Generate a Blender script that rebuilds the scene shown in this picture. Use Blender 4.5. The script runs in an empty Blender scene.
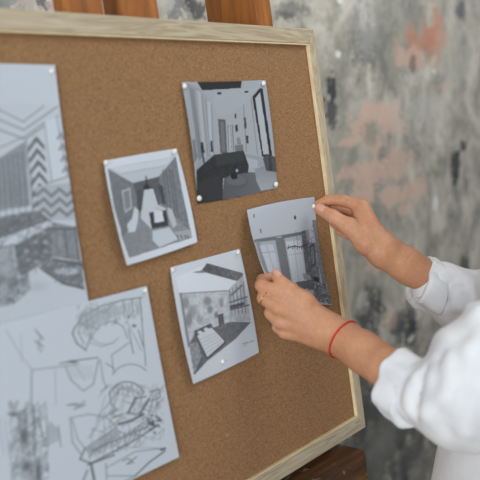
import bpy, math, random
import numpy as np
from mathutils import Vector, Matrix
random.seed(4); rng = np.random.default_rng(7)
sc = bpy.context.scene
COL = sc.collection

# ------------------------------------------------------------------ camera frame
F = 700.0
v1 = np.array([938., 72.]); PP = np.array([240., 240.])
ea, eb = 314 - .1307 * 29, .1307
dd = v1 - PP
yy = (-F * F - dd[0] * (ea - 240) + dd[1] * 240) / (dd[0] * eb + dd[1])
v2 = np.array([ea + eb * yy, yy])
r_ = np.array([*dd, F]); r_ /= np.linalg.norm(r_)
dn_ = np.array([*(v2 - PP), F]); dn_ /= np.linalg.norm(dn_)
aw_ = np.cross(r_, dn_)                       # away from the camera
O_ = np.array([74., -211., F]) * .00144735     # top right outer corner of the board frame
LEAN = math.radians(8)
upw = np.array([0, math.sin(LEAN), math.cos(LEAN)])
tow = np.array([0, -math.cos(LEAN), math.sin(LEAN)])
Bc = np.stack([r_, -dn_, -aw_], 1)             # columns: board axes in camera coords
Bw = np.stack([np.array([1., 0, 0]), upw, tow], 1)
R = Bw @ Bc.T                                  # camera coords (x right, y down, z ahead) -> world
BOARD_TOP = np.array([0, 0, 1.62])
CAM = BOARD_TOP - R @ O_

def c2w(p):                                    # (n,3) camera metres -> world
    return np.asarray(p, float) @ R.T + CAM
def cam(px, py, d):                            # picture place at depth d, camera metres
    return np.array([(px - 240) / F * d, (py - 240) / F * d, d])
def on_board(px, py, off=0.0):                 # world point on the plane of the board, lifted by off
    px = np.asarray(px, float); py = np.asarray(py, float)
    ray = np.stack([(px - 240) / F, (py - 240) / F, np.ones_like(px)], -1)
    num = O_ @ aw_ - off
    k = num / (ray @ aw_)
    return c2w(ray * k[..., None])
def on_plane_y(px, py, Y):
    ray = R @ np.array([(px - 240) / F, (py - 240) / F, 1.0])
    return CAM + ray * ((Y - CAM[1]) / ray[1])

# ------------------------------------------------------------------ helpers
def tag(o, label=None, cat=None, group=None, kind=None):
    if label: o['label'] = label
    if cat: o['category'] = cat
    if group: o['group'] = group
    if kind: o['kind'] = kind
    return o
def empty(name, loc, label, cat, group=None):
    o = bpy.data.objects.new(name, None); COL.objects.link(o)
    o.location = loc; o.empty_display_size = .05
    return tag(o, label, cat, group)
def link(name, me, mat=None, parent=None, smooth=False):
    o = bpy.data.objects.new(name, me); COL.objects.link(o)
    if mat is not None: me.materials.append(mat)
    if smooth: me.polygons.foreach_set('use_smooth', [True] * len(me.polygons))
    if parent is not None:
        o.parent = parent
        o.matrix_parent_inverse = Matrix.Translation(parent.location).inverted()
    return o
def mesh_from(name, V, Fq):
    me = bpy.data.meshes.new(name)
    V = np.asarray(V, np.float32); Fq = np.asarray(Fq, np.int32)
    n = Fq.shape[1]
    me.vertices.add(len(V)); me.vertices.foreach_set('co', V.ravel())
    me.loops.add(Fq.size); me.loops.foreach_set('vertex_index', Fq.ravel())
    me.polygons.add(len(Fq)); me.polygons.foreach_set('loop_start', np.arange(0, Fq.size, n, dtype=np.int32))
    me.polygons.foreach_set('loop_total', np.full(len(Fq), n, np.int32))
    me.update(calc_edges=True); me.validate()
    return me
class MB:
    def __init__(s): s.v = []; s.f = []
    def hexa(s, c8):                            # 8 corners: bottom 4 ccw then top 4
        b = len(s.v); s.v += [tuple(map(float, c)) for c in c8]
        for q in ((0, 3, 2, 1), (4, 5, 6, 7), (0, 1, 5, 4), (1, 2, 6, 5), (2, 3, 7, 6), (3, 0, 4, 7)):
            s.f.append(tuple(b + i for i in q))
        return s
    def box(s, x0, x1, y0, y1, z0, z1, T=None):
        c = [(x0, y0, z0), (x1, y0, z0), (x1, y1, z0), (x0, y1, z0), (x0, y0, z1), (x1, y0, z1), (x1, y1, z1), (x0, y1, z1)]
        if T is not None: c = [T(p) for p in c]
        return s.hexa(c)
    def lathe(s, prof, M, n=20):
        b = len(s.v)
        for r, z in prof:
            for i in range(n):
                a = 2 * math.pi * i / n
                s.v.append(tuple(M @ Vector((r * math.cos(a), r * math.sin(a), z))))
        for j in range(len(prof) - 1):
            for i in range(n):
                k = (i + 1) % n
                s.f.append((b + j * n + i, b + j * n + k, b + (j + 1) * n + k, b + (j + 1) * n + i))
        s.f.append(tuple(b + i for i in range(n))[::-1]); s.f.append(tuple(b + (len(prof) - 1) * n + i for i in range(n)))
        return s
    def tube(s, pts, rad, n=10, closed=False):
        P = [Vector(p) for p in pts]; b = len(s.v); m = len(P)
        up = Vector((.13, .2, .97)); 
        for i, p in enumerate(P):
            a = P[(i - 1) % m] if (closed or i > 0) else P[i]; c = P[(i + 1) % m] if (closed or i < m - 1) else P[i]
            t = (c - a).normalized(); x = up.cross(t).normalized(); y = t.cross(x)
            rr = rad[i] if hasattr(rad, '__len__') else rad
            for k in range(n):
                an = 2 * math.pi * k / n
                s.v.append(tuple(p + x * (rr * math.cos(an)) + y * (rr * math.sin(an))))
        for i in range(m if closed else m - 1):
            j = (i + 1) % m
            for k in range(n):
                l = (k + 1) % n
                s.f.append((b + i * n + k, b + i * n + l, b + j * n + l, b + j * n + k))
        if not closed:
            s.f.append(tuple(b + k for k in range(n))[::-1]); s.f.append(tuple(b + (m - 1) * n + k for k in range(n)))
        return s
    def build(s, name, mat, parent=None, smooth=False, bevel=0, seg=2):
        me = bpy.data.meshes.new(name); me.from_pydata(s.v, [], s.f); me.update()
        o = link(name, me, mat, parent, smooth)
        if bevel:
            m = o.modifiers.new('bevel', 'BEVEL'); m.width = bevel; m.segments = seg; m.limit_method = 'ANGLE'
        return o

# ------------------------------------------------------------------ materials
def lin(c):
    return tuple((x / 12.92 if x <= .04045 else ((x + .055) / 1.055) ** 2.4) for x in (v / 255 for v in c)) + (1,)
class NT:
    def __init__(s, name, rough=.6, spec=.3):
        s.m = bpy.data.materials.new(name); s.m.use_nodes = True
        s.t = s.m.node_tree; s.b = s.t.nodes['Principled BSDF']
        s.b.inputs['Roughness'].default_value = rough
        s.b.inputs['Specular IOR Level'].default_value = spec
        s.co = s.t.nodes.new('ShaderNodeTexCoord').outputs['Object']
    def n(s, ty, **kw):
        nd = s.t.nodes.new(ty)
        for k, v in kw.items():
            if k.startswith('_'): nd.inputs[k[1:].replace('_', ' ')].default_value = v
            else: setattr(nd, k, v)
        return nd
    def l(s, a, b): s.t.links.new(a, b)
    def mapping(s, scale, loc=(0, 0, 0), rot=(0, 0, 0), src=None):
        m = s.n('ShaderNodeMapping'); m.inputs['Scale'].default_value = scale
        m.inputs['Location'].default_value = loc; m.inputs['Rotation'].default_value = rot
        s.l(src or s.co, m.inputs[0]); return m.outputs[0]
    def noise(s, vec, scale, detail=4, rough=.55, dist=0):
        nd = s.n('ShaderNodeTexNoise'); nd.inputs['Scale'].default_value = scale
        nd.inputs['Detail'].default_value = detail; nd.inputs['Roughness'].default_value = rough
        nd.inputs['Distortion'].default_value = dist
        s.l(vec, nd.inputs['Vector']); return nd.outputs['Fac']
    def ramp(s, fac, stops):
        nd = s.n('ShaderNodeValToRGB'); cr = nd.color_ramp
        while len(cr.elements) < len(stops): cr.elements.new(.5)
        for e, (p, c) in zip(cr.elements, stops): e.position = p; e.color = c if len(c) == 4 else lin(c)
        s.l(fac, nd.inputs[0]); return nd.outputs['Color']
    def mix(s, fac, a, b, mode='MIX'):
        nd = s.n('ShaderNodeMix', data_type='RGBA', blend_type=mode)
        for i, x in ((0, fac), (6, a), (7, b)):
            if isinstance(x, (int, float)): nd.inputs[i].default_value = x
            elif isinstance(x, tuple): nd.inputs[i].default_value = x
            else: s.l(x, nd.inputs[i])
        return nd.outputs[2]
    def math(s, op, a, b=0.0):
        nd = s.n('ShaderNodeMath', operation=op)
        for i, x in ((0, a), (1, b)):
            if isinstance(x, (int, float)): nd.inputs[i].default_value = x
            else: s.l(x, nd.inputs[i])
        return nd.outputs[0]
    def bump(s, h, strength, dist=.002):
        nd = s.n('ShaderNodeBump'); nd.inputs['Strength'].default_value = strength; nd.inputs['Distance'].default_value = dist
        s.l(h, nd.inputs['Height']); s.l(nd.outputs[0], s.b.inputs['Normal'])
    def color(s, c):
        if isinstance(c, tuple): s.b.inputs['Base Color'].default_value = c
        else: s.l(c, s.b.inputs['Base Color'])
        return s.m

def m_cork():
    t = NT('cork', .85, .15)
    a = t.noise(t.co, 330, 3, .6); b = t.noise(t.co, 620, 2, .5); c = t.noise(t.co, 14, 3)
    col = t.ramp(a, [(.3, (121, 89, 61)), (.46, (149, 113, 79)), (.6, (157, 121, 86)), (.74, (176, 140, 104))])
    col = t.mix(.5, col, t.ramp(b, [(.32, (101, 73, 49)), (.5, (151, 115, 81)), (.7, (180, 144, 107))]))
    vo = t.n('ShaderNodeTexVoronoi'); vo.inputs['Scale'].default_value = 190; t.l(t.co, vo.inputs['Vector'])
    col = t.mix(t.ramp(vo.outputs['Distance'], [(.0, (120, 120, 120)), (.16, (0, 0, 0))]), col, lin((92, 62, 40)))
    col = t.mix(t.ramp(c, [(.35, (0, 0, 0)), (.7, (70, 70, 70))]), col, lin((150, 106, 70)))
    t.bump(a, .35, .001); return t.color(col)
def m_pine(axis=0):
    t = NT('pale_pine', .6, .25)
    s = (2.2, 26, 26) if axis == 0 else (26, 26, 2.2)
    v = t.mapping(s)
    a = t.noise(v, 2.2, 4, .55, 1.2); b = t.noise(v, 12, 3, .6)
    col = t.ramp(a, [(.3, (160, 143, 116)), (.45, (196, 183, 156)), (.52, (168, 150, 122)), (.62, (200, 188, 162)), (.75, (176, 160, 132))])
    col = t.mix(.25, col, t.ramp(b, [(.3, (152, 138, 116)), (.7, (198, 190, 170))]))
    t.bump(b, .15, .0005); return t.color(col)
def m_pine_lip():
    t = NT('pine_lit_edge', .6, .25); a = t.noise(t.co, 40, 3)  # paler than the rails: light on the inner edge put into the colour
    return t.color(t.ramp(a, [(.3, (214, 194, 150)), (.7, (236, 220, 180))]))
def m_oak(name='stained_wood', dark=(98, 56, 20), mid=(152, 90, 32), light=(190, 120, 50)):
    t = NT(name, .45, .4); v = t.mapping((16, 16, 1.6))
    a = t.noise(v, 2.0, 5, .6, .8); b = t.noise(t.co, 5, 2)
    col = t.ramp(a, [(.3, dark), (.5, mid), (.7, light)])
    col = t.mix(t.ramp(b, [(.4, (0, 0, 0)), (.65, (90, 90, 90))]), col, lin(dark))
    t.bump(a, .25, .001); return t.color(col)
def m_ledge():
    t = NT('worn_ledge_wood', .5, .35); v = t.mapping((3, 30, 30))
    a = t.noise(v, 2.5, 5, .6); b = t.noise(t.co, 60, 3, .6)
    col = t.ramp(a, [(.3, (46, 30, 18)), (.55, (92, 60, 34)), (.75, (130, 90, 54))])
    col = t.mix(t.ramp(b, [(.62, (0, 0, 0)), (.68, (230, 230, 230))]), col, lin((150, 130, 105)))
    return t.color(col)
def m_skin():
    t = NT('skin', .5, .35)
    a = t.noise(t.co, 26, 3); b = t.noise(t.co, 240, 2)
    col = t.ramp(a, [(.3, (178, 124, 92)), (.5, (190, 136, 102)), (.72, (202, 150, 116))])
    col = t.mix(.15, col, t.ramp(b, [(.3, (170, 110, 85)), (.7, (230, 175, 140))]))
    t.b.inputs['Subsurface Weight'].default_value = .07
    t.b.inputs['Subsurface Radius'].default_value = (1, .35, .2); t.b.inputs['Subsurface Scale'].default_value = .006
    t.bump(b, .12, .0006); return t.color(col)
def m_cloth(name='white_cotton', c0=(218, 220, 223), c1=(232, 233, 235)):
    t = NT(name, .85, .15); a = t.noise(t.co, 30, 4); b = t.noise(t.co, 900, 2)
    t.b.inputs['Sheen Weight'].default_value = .15
    t.bump(b, .12, .0005); return t.color(t.ramp(a, [(.3, c0), (.7, c1)]))
def m_plain(name, c, rough=.5, metal=0, var=12):
    t = NT(name, rough, .4); t.b.inputs['Metallic'].default_value = metal
    a = t.noise(t.co, 60, 3)
    return t.color(t.ramp(a, [(.3, tuple(max(0, x - var) for x in c)), (.7, tuple(min(255, x + var) for x in c))]))
def m_print(name):
    t = NT(name, .55, .3)
    at = t.n('ShaderNodeAttribute', attribute_name='ink')
    nz = t.noise(t.co, 500, 2)
    return t.color(t.mix(.06, at.outputs['Color'], t.ramp(nz, [(.3, (120, 125, 130)), (.7, (230, 235, 240))]), 'MULTIPLY'))

CORK = m_cork(); PINE_X = m_pine(0); PINE_Z = m_pine(2); LIP = m_pine_lip()
OAK = m_oak(); LEDGE = m_ledge(); SKIN = m_skin(); COTTON = m_cloth()
PIN = m_plain('white_plastic', (232, 232, 226), .35, 0, 5); STEEL = m_plain('pin_steel', (150, 150, 150), .3, 1)

# ------------------------------------------------------------------ room
WY = .50                                       # back wall plane
def m_wall():
    t = NT('distressed_plaster', .8, .2)
    wob = t.n('ShaderNodeTexNoise'); wob.inputs['Scale'].default_value = 7; wob.inputs['Detail'].default_value = 5
    t.l(t.co, wob.inputs['Vector'])
    fine = t.n('ShaderNodeTexNoise'); fine.inputs['Scale'].default_value = 80; fine.inputs['Detail'].default_value = 4
    fine.inputs['Roughness'].default_value = .65
    t.l(t.co, fine.inputs['Vector'])
    vs = t.mapping((2.4, 2.4, 1.6))
    a = t.noise(vs, 4.2, 7, .68, .5)
    st = t.mapping((22, 22, 3)); b = t.noise(st, 2.0, 6, .65, .5)
    col = t.ramp(a, [(.36, (128, 131, 128)), (.45, (168, 166, 155)), (.52, (192, 188, 175)), (.62, (222, 218, 208))])
    col = t.mix(.16, col, t.ramp(b, [(.3, (128, 130, 125)), (.5, (166, 164, 155)), (.7, (192, 188, 178))]))
    c2 = t.noise(t.mapping((1, 1, .8), (3, 1, 7)), 20, 6, .72, .5)
    col = t.mix(t.ramp(c2, [(.52, (0, 0, 0)), (.57, (170, 170, 170))]), col, lin((210, 208, 200)))
    c3 = t.noise(t.mapping((1.3, 1, .7), (9, 4, 2)), 22, 6, .72, .5)
    col = t.mix(t.ramp(c3, [(.56, (0, 0, 0)), (.61, (150, 150, 150))]), col, lin((134, 136, 131)))
    c4 = t.noise(t.mapping((1.2, 1, .8), (1, 8, 5)), 24, 5, .7, .4)
    col = t.mix(t.ramp(c4, [(.62, (0, 0, 0)), (.65, (150, 150, 150))]), col, lin((206, 180, 160)))
    c5 = t.noise(t.mapping((1.4, 1, .6), (4, 2, 9)), 34, 4, .6, .3)
    col = t.mix(t.ramp(c5, [(.68, (0, 0, 0)), (.71, (200, 200, 200))]), col, lin((84, 88, 90)))
    # blotches of old paint and missing plaster, plus painted shade at lower right: picture place, half sizes in picture px, colour, strength, raggedness
    PK = (220, 190, 175); OR = (206, 144, 118); DK = (70, 74, 78); WH = (235, 236, 232); GN = (150, 150, 138); LG = (204, 204, 198)
    blobs = [
        (342, 215, 60, 150, (150, 149, 140), .35, .5), (395, 30, 30, 60, (128, 130, 126), .5, .6),
        (378, 112, 24, 10, PK, .8, .8), (362, 128, 12, 14, PK, .8, .8), (392, 124, 14, 10, PK, .75, .8), (350, 141, 10, 5, PK, .8, .8), (375, 146, 13, 12, PK, .7, .8), (345, 176, 14, 8, PK, .75, .8), (372, 175, 18, 15, PK, .8, .8), (398, 160, 12, 15, PK, .65, .8),
        (360, 198, 22, 8, PK, .8, .8), (392, 196, 13, 11, PK, .8, .8), (415, 190, 12, 11, PK, .8, .8), (405, 210, 10, 5, PK, .7, .8),
        (428, 44, 20, 18, OR, .7, 1.2), (437, 34, 8, 22, OR, .7, 1.0), (410, 58, 14, 10, PK, .6, 1.1), (445, 85, 9, 6, PK, .5, 1.0),
        (372, 138, 8, 12, GN, .7, 1.1), (350, 160, 6, 12, GN, .7, 1.1),
        (331, 100, 7, 24, DK, .85, 1.1), (333, 88, 5, 10, DK, .8, .9), (455, 165, 5, 13, DK, .95, .7), (464, 147, 3, 7, DK, .9, .7),
        (454, 178, 2.5, 6, DK, .9, .7), (460, 12, 5, 14, (88, 98, 106), .8, .8), (413, 66, 3, 9, DK, .55, .8), (362, 40, 10, 26, (104, 110, 112), .6, 1.1),
        (339, 53, 2.6, 4.4, WH, 1, .3), (340, 3, 2.5, 4, WH, 1, .3), (435, 203, 2.6, 7.5, WH, 1, .35), (434, 72, 2, 2.5, WH, .9, .4),
        (399, 248, 3, 4, WH, .5, .5), (365, 15, 14, 30, LG, .4, .9), (425, 110, 24, 16, LG, .5, 1.0), (455, 60, 14, 40, LG, .35, 1.0),
        (372, 316, 10, 20, DK, .85, 1.1), (368, 295, 5, 10, DK, .7, 1.0), (409, 335, 9, 14, (72, 78, 84), .85, 1.1), (412, 320, 5, 14, DK, .7, 1.0),
        (398, 322, 8, 10, (88, 94, 100), .8, 1.0), (411, 340, 3.2, 3.2, WH, .95, .3), (457, 335, 5, 12, DK, .75, 1.0), (465, 262, 4, 16, DK, .8, 1.0),
        (350, 330, 4, 6, PK, .6, .9), (362, 300, 6, 8, LG, .6, 1.0), (392, 318, 5, 8, PK, .5, 1.0), (378, 262, 12, 8, PK, .5, 1.1),
        (375, 445, 45, 60, (84, 87, 87), .75, .7), (360, 400, 16, 40, (70, 73, 74), .7, .9), (385, 442, 12, 16, (160, 162, 158), .7, 1.0), (420, 460, 30, 30, (96, 98, 98), .5, 1.0),  # wide dark greys here and below paint the shade low on the wall
        (408, 480, 3, 8, DK, .8, .9), (400, 448, 3, 6, DK, .7, .9), (430, 400, 60, 60, (92, 95, 95), .45, .9),
        (180, 8, 12, 14, (110, 116, 120), .7, .8), (198, 10, 8, 8, (70, 74, 78), .8, .9), (168, 4, 10, 8, LG, .7, .8),
        (40, 3, 8, 8, (90, 98, 104), .8, .8), (50, 4, 8, 6, (200, 176, 170), .8, .8), (22, 4, 12, 6, (196, 186, 180), .6, .9), (5, 3, 8, 6, (130, 140, 144), .6, .8),
        (294, 10, 14, 12, (126, 128, 124), .7, .8), (287, 16, 8, 5, (92, 96, 98), .6, .9),
    ]
    add = t.n('ShaderNodeVectorMath', operation='MULTIPLY_ADD')
    t.l(wob.outputs['Color'], add.inputs[0]); add.inputs[1].default_value = (.05, .05, .07)
    t.l(t.co, add.inputs[2])
    warp = add.outputs[0]
    fm = t.math('SUBTRACT', fine.outputs['Fac'], .5)
    mm = t.math('SUBTRACT', t.noise(t.mapping((1, 1, .6), (2, 5, 1)), 20, 3, .5), .5)
    for (px, py, hx, hy, c, s, rg) in blobs:
        P = on_plane_y(px, py, WY)
        ex = np.linalg.norm(on_plane_y(px + hx, py, WY) - P); ez = np.linalg.norm(on_plane_y(px, py + hy, WY) - P)
        sub = t.n('ShaderNodeVectorMath', operation='SUBTRACT'); t.l(warp, sub.inputs[0])
        sub.inputs[1].default_value = (P[0] + .025, P[1] + .025, P[2] + .035)
        mul = t.n('ShaderNodeVectorMath', operation='MULTIPLY'); t.l(sub.outputs[0], mul.inputs[0])
        mul.inputs[1].default_value = (1 / ex, 0, 1 / ez)
        ln = t.n('ShaderNodeVectorMath', operation='LENGTH'); t.l(mul.outputs[0], ln.inputs[0])
        d = t.math('ADD', t.math('ADD', ln.outputs['Value'], t.math('MULTIPLY', fm, 3.8 * rg)), t.math('MULTIPLY', mm, 3.2 * rg))
        mr = t.n('ShaderNodeMapRange'); mr.clamp = True
        t.l(d, mr.inputs[0]); mr.inputs[1].default_value = 1.05; mr.inputs[2].default_value = .87
        mr.inputs[3].default_value = 0; mr.inputs[4].default_value = s
        col = t.mix(mr.outputs[0], col, lin(c))
    t.bump(a, .5, .006); return t.color(col)
WALL = m_wall()
PAINT = m_plain('painted_plaster', (190, 190, 186), .8); FLOOR = m_oak('floor_boards', (70, 52, 36), (104, 80, 58), (130, 104, 78))
tag(MB().box(-3.2, 3.2, WY, WY + .12, 0, 3.0).build('wall_back', WALL), kind='structure')
tag(MB().box(-3.2, 3.2, -3.6, WY + .12, -.1, 0).build('floor', FLOOR), kind='structure')
# left wall with a tall window opening
wl = MB(); X0, X1 = -3.2, -3.08
wl.box(X0, X1, -3.6, -2.9, 0, 3); wl.box(X0, X1, .1, WY, 0, 3); wl.box(X0, X1, -2.9, .1, 0, .7); wl.box(X0, X1, -2.9, .1, 2.75, 3)
tag(wl.build('wall_left', PAINT), kind='structure')
wf = MB()
for y in (-2.9, -1.44, .04): wf.box(X0 + .02, X1 - .02, y, y + .06, .7, 2.75)
for z in (.7, 1.7, 2.69): wf.box(X0 + .02, X1 - .02, -2.9, .1, z, z + .06)
tag(wf.build('window_1', m_plain('white_paint', (225, 225, 222))), kind='structure')

# ------------------------------------------------------------------ corkboard
def BL(p):                                     # board local (x, up, toward viewer) -> world
    return tuple(BOARD_TOP + Bw @ np.array(p, float))
BW, BH = .92, .60; RW, TW = .0155, .0215; REC = .0055
board = empty('corkboard', BL((-BW / 2, -BH, 0)), 'large cork noticeboard in a pale pine frame leaning on the easel, covered in room pictures', 'noticeboard')
MB().box(-BW + RW - .004, -RW + .004, -BH + TW - .004, -TW + .004, -.018, -REC, BL).build('cork_panel', CORK, board)
def rail(pts, mat):                            # mitred rail from plan outline, front face bevelled
    m = MB(); m.hexa([BL((*p, -.02)) for p in pts] + [BL((*p, 0)) for p in pts]); return m.build('frame_rail', mat, board, bevel=.0012)
rail([(-BW, -TW), (-RW, -TW), (0, 0), (-BW, 0)], PINE_X)
rail([(-BW, -BH), (0, -BH), (-RW, -BH + TW), (-BW + RW, -BH + TW)], PINE_X)
rail([(-RW, -TW), (-RW, -BH + TW), (0, -BH), (0, 0)], PINE_Z)
rail([(-BW, 0), (-BW, -BH), (-BW + RW, -BH + TW), (-BW + RW, -TW)], PINE_Z)
lip = MB(); t_ = .0016
lip.box(-RW - t_, -RW, -BH + TW, -TW, -REC, -.0007, BL); lip.box(-BW + RW, -BW + RW + t_, -BH + TW, -TW, -REC, -.0007, BL)
lip.box(-BW + RW, -RW, -BH + TW, -BH + TW + t_, -REC, -.0007, BL); lip.box(-BW + RW, -RW, -TW - t_, -TW, -REC, -.0007, BL)
tag(lip.build('inner_edge', LIP, board), 'inner edge of the frame, coloured paler as if lit')

# ------------------------------------------------------------------ easel
YE = .022
def ez(px, py, off):                           # x coordinate behind board plane for a picture place
    p = on_board(np.array(px), np.array(py), -off); return BOARD_TOP + 0 * p, float(p[0])
def bx(px, py, off): return float(on_board(np.array(px), np.array(py), -off)[0])
easel = empty('studio_easel', (-.35, .12, 0), 'orange-brown wooden studio easel standing behind the corkboard', 'easel')
def post(xl, xr, fr, dep, top=.25, bot=-1.6, name='upright'):
    return MB().box(xl, xr, bot, top, -fr - dep, -fr, BL).build(name, OAK, easel, bevel=.002)
fr = .022
# post 1: left side seen 51-64, front 64-103 ; post 2: side 103-119, front 119-158; post 3: side 208-258, front 258-272
def mk(pside, pfl, pfr, fr, py, **k):
    xl = bx(pfl, py, fr); xr = bx(pfr, py, fr)
    # side depth so that the rear left corner projects to pside
    lo, hi = .002, .4
    for _ in range(40):
        m = (lo + hi) / 2
        p = np.array(BL((xl, .03, -fr - m))); c = R.T @ (p - CAM); x = c[0] / c[2] * F + 240
        if x > pside: lo = m
        else: hi = m
    return post(xl, xr, fr, m, **k)
def proj(p): c = R.T @ (np.array(p, float) - CAM); return c[0] / c[2] * F + 240, c[1] / c[2] * F + 240
mk(51, 64, 103, .022, 4); mk(102, 119, 158, .024, 6); mk(208, 257, 272, .022, 14)
MB().box(-.60, -.048, -BH - .070, -BH - .011, -.05, .030, BL).build('ledge', LEDGE, easel, bevel=.003)
MB().box(-.62, -.14, -1.35, -1.28, -.10, -.05, BL).build('crossbar', OAK, easel, bevel=.003)
zt = BL((-.38, -.1, -.1)); 
MB().hexa([(-.41, .40, 0), (-.35, .40, 0), (-.35, .44, 0), (-.41, .44, 0), (-.41, zt[1] - .02, zt[2]), (-.35, zt[1] - .02, zt[2]), (-.35, zt[1] + .02, zt[2]), (-.41, zt[1] + .02, zt[2])]).build('rear_leg', OAK, easel)

# ------------------------------------------------------------------ prints
def vnoise(x, y, seed, scale):
    g = np.random.default_rng(seed).random((64, 64)); x = x / scale; y = y / scale
    xi = np.floor(x).astype(int); yi = np.floor(y).astype(int); fx = x - xi; fy = y - yi
    fx = fx * fx * (3 - 2 * fx); fy = fy * fy * (3 - 2 * fy)
    a = g[xi % 64, yi % 64]; b = g[(xi + 1) % 64, yi % 64]; c = g[xi % 64, (yi + 1) % 64]; d = g[(xi + 1) % 64, (yi + 1) % 64]
    return (a * (1 - fx) + b * fx) * (1 - fy) + (c * (1 - fx) + d * fx) * fy
class Sheet:
    """a sheet of paper: outline by its four corners and bowed edges, drawn on per vertex"""
    def __init__(s, tl, tr, br, bl, n, m, bow=((0, 0),) * 4):
        tl, tr, br, bl = map(np.array, (tl, tr, br, bl))
        u = np.linspace(0, 1, n)[:, None, None]; v = np.linspace(0, 1, m)[None, :, None]
        P = (tl * (1 - u) + tr * u) * (1 - v) + (bl * (1 - u) + br * u) * v
        top, right, bot, left = [np.array(b, float) for b in bow]
        P = P + 4 * u * (1 - u) * ((1 - v) * top + v * bot) + 4 * v * (1 - v) * (u * right + (1 - u) * left)
        s.P = P; s.u = u[..., 0] + 0 * v[..., 0]; s.v = v[..., 0] + 0 * u[..., 0]
        s.X = P[..., 0]; s.Y = P[..., 1]; s.G = np.full(s.X.shape, 1.0); s.n, s.m = n, m; s.view(1, 0, 0)
    def view(s, k, ox, oy):
        s.x = (s.X - ox) * k; s.y = (s.Y - oy) * k; s.k = k; return s
    def inside(s, pts):
        x, y = s.x, s.y; ins = np.zeros(x.shape, bool); n = len(pts)
        for i in range(n):
            x0, y0 = pts[i]; x1, y1 = pts[(i + 1) % n]
            if y0 == y1: continue
            c = ((y0 > y) != (y1 > y)) & (x < (x1 - x0) * (y - y0) / (y1 - y0) + x0); ins ^= c
        return ins
    def poly(s, pts, g, a=1.0, rough=0, grad=None):
        m = s.inside(pts).astype(float) * a
        val = g
        if grad is not None:                    # (dx,dy,g2): value runs from g to g2 along the box of the polygon
            p = np.array(pts, float); dx, dy, g2 = grad; w = s.x * dx + s.y * dy; q = p @ np.array([dx, dy])
            tt = np.clip((w - q.min()) / (q.max() - q.min() + 1e-6), 0, 1); val = g + (g2 - g) * tt
        if rough: val = val + (vnoise(s.x, s.y, 3, 6) - .5) * rough
        s.G = s.G * (1 - m) + val * m; return s
    def line(s, pts, w, g, a=1.0):
        for (x0, y0), (x1, y1) in zip(pts[:-1], pts[1:]):
            dx, dy = x1 - x0, y1 - y0; L = dx * dx + dy * dy + 1e-9
            t = np.clip(((s.x - x0) * dx + (s.y - y0) * dy) / L, 0, 1)
            d = np.hypot(s.x - x0 - t * dx, s.y - y0 - t * dy)
            m = np.clip((w / 2 + s.k * .35 - d) / (s.k * .6), 0, 1) * a
            s.G = s.G * (1 - m) + g * m
        return s
    def ell(s, cx, cy, rx, ry, g, a=1.0, soft=.15):
        d = np.hypot((s.x - cx) / rx, (s.y - cy) / ry); m = np.clip((1 - d) / soft, 0, 1) * a
        s.G = s.G * (1 - m) + g * m; return s
    def arc(s, cx, cy, rx, ry, a0, a1, w, g, a=1.0):
        pts = [(cx + rx * math.cos(math.radians(q)), cy + ry * math.sin(math.radians(q))) for q in np.linspace(a0, a1, 14)]
        return s.line(pts, w, g, a)
    def hatch(s, pts, n, w, g, a, seed):
        R_ = random.Random(seed); p = np.array(pts, float); x0, y0 = p.min(0); x1, y1 = p.max(0)
        keep = s.inside(pts); G0 = s.G.copy()
        for _ in range(n):
            x = R_.uniform(x0, x1); y = R_.uniform(y0, y1); L = R_.uniform(.1, .35) * max(x1 - x0, y1 - y0); q = R_.choice([-.9, -.6, -1.3, .3, 1.5])
            s.line([(x, y), (x + L * math.cos(q), y + L * math.sin(q))], w, g, a)
        s.G = np.where(keep, s.G, G0); return s
    def build(s, name, label, cat, lift, tint=(194, 203, 213), group=None, soft=.84):
        off = -REC + .0007 + lift(s.u, s.v)
        V = on_board(s.X, s.Y, off).reshape(-1, 3)
        i = np.arange(s.n * s.m).reshape(s.n, s.m)
        Q = np.stack([i[:-1, :-1], i[:-1, 1:], i[1:, 1:], i[1:, :-1]], -1).reshape(-1, 4)
        c = V.mean(0); me = mesh_from(name, V - c, Q)
        g = np.clip(1 - (1 - s.G) * soft, 0, 1.1).reshape(-1, 1) * (np.array(tint) / 255.)
        g = np.clip(g, 0, 1) ** 2.2
        at = me.color_attributes.new('ink', 'FLOAT_COLOR', 'POINT')
        at.data.foreach_set('color', np.concatenate([g, np.ones((len(g), 1))], 1).astype(np.float32).ravel())
        o = link(name, me, m_print(name + '_paper'), smooth=True); o.location = c
        md = o.modifiers.new('thickness', 'SOLIDIFY'); md.thickness = .0003; md.offset = 0
        return tag(o, label, cat, group)
GP = 'room pictures pinned to the corkboard'

# living room picture
s = Sheet((181.5, 82), (265.5, 80), (277.5, 188), (197.5, 204), 190, 250, ((0, .5), (1.2, 0), (0, 1), (2.2, 0))).view(3.43, 170, 70)
s.G[:] = .80
s.poly([(38, 38), (100, 62), (150, 118), (150, 296), (90, 350)], .66, grad=(1, 0, .8))
s.poly([(38, 38), (60, 50), (100, 300), (88, 350)], .78)
s.poly([(66, 60), (78, 66), (112, 300), (98, 310)], .6); s.poly([(92, 70), (104, 76), (124, 300), (114, 300)], .86); s.poly([(128, 105), (138, 112), (146, 290), (136, 292)], .88)
for q in ((80, 66, 108, 300), (110, 92, 130, 296), (122, 100, 138, 296), (142, 118, 150, 292)): s.line([(q[0], q[1]), (q[2], q[3])], 1.5, .45, .7)
s.poly([(75, 240), (86, 238), (94, 300), (84, 320)], .55)
s.poly([(92, 40), (246, 36), (243, 62), (110, 70)], .10)
s.poly([(150, 75), (300, 60), (255, 120), (200, 150), (165, 160), (150, 118)], .82)
s.poly([(161, 76), (176, 75), (176, 83), (163, 84)], .12); s.poly([(254, 72), (268, 71), (268, 78), (256, 79)], .12)
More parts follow.
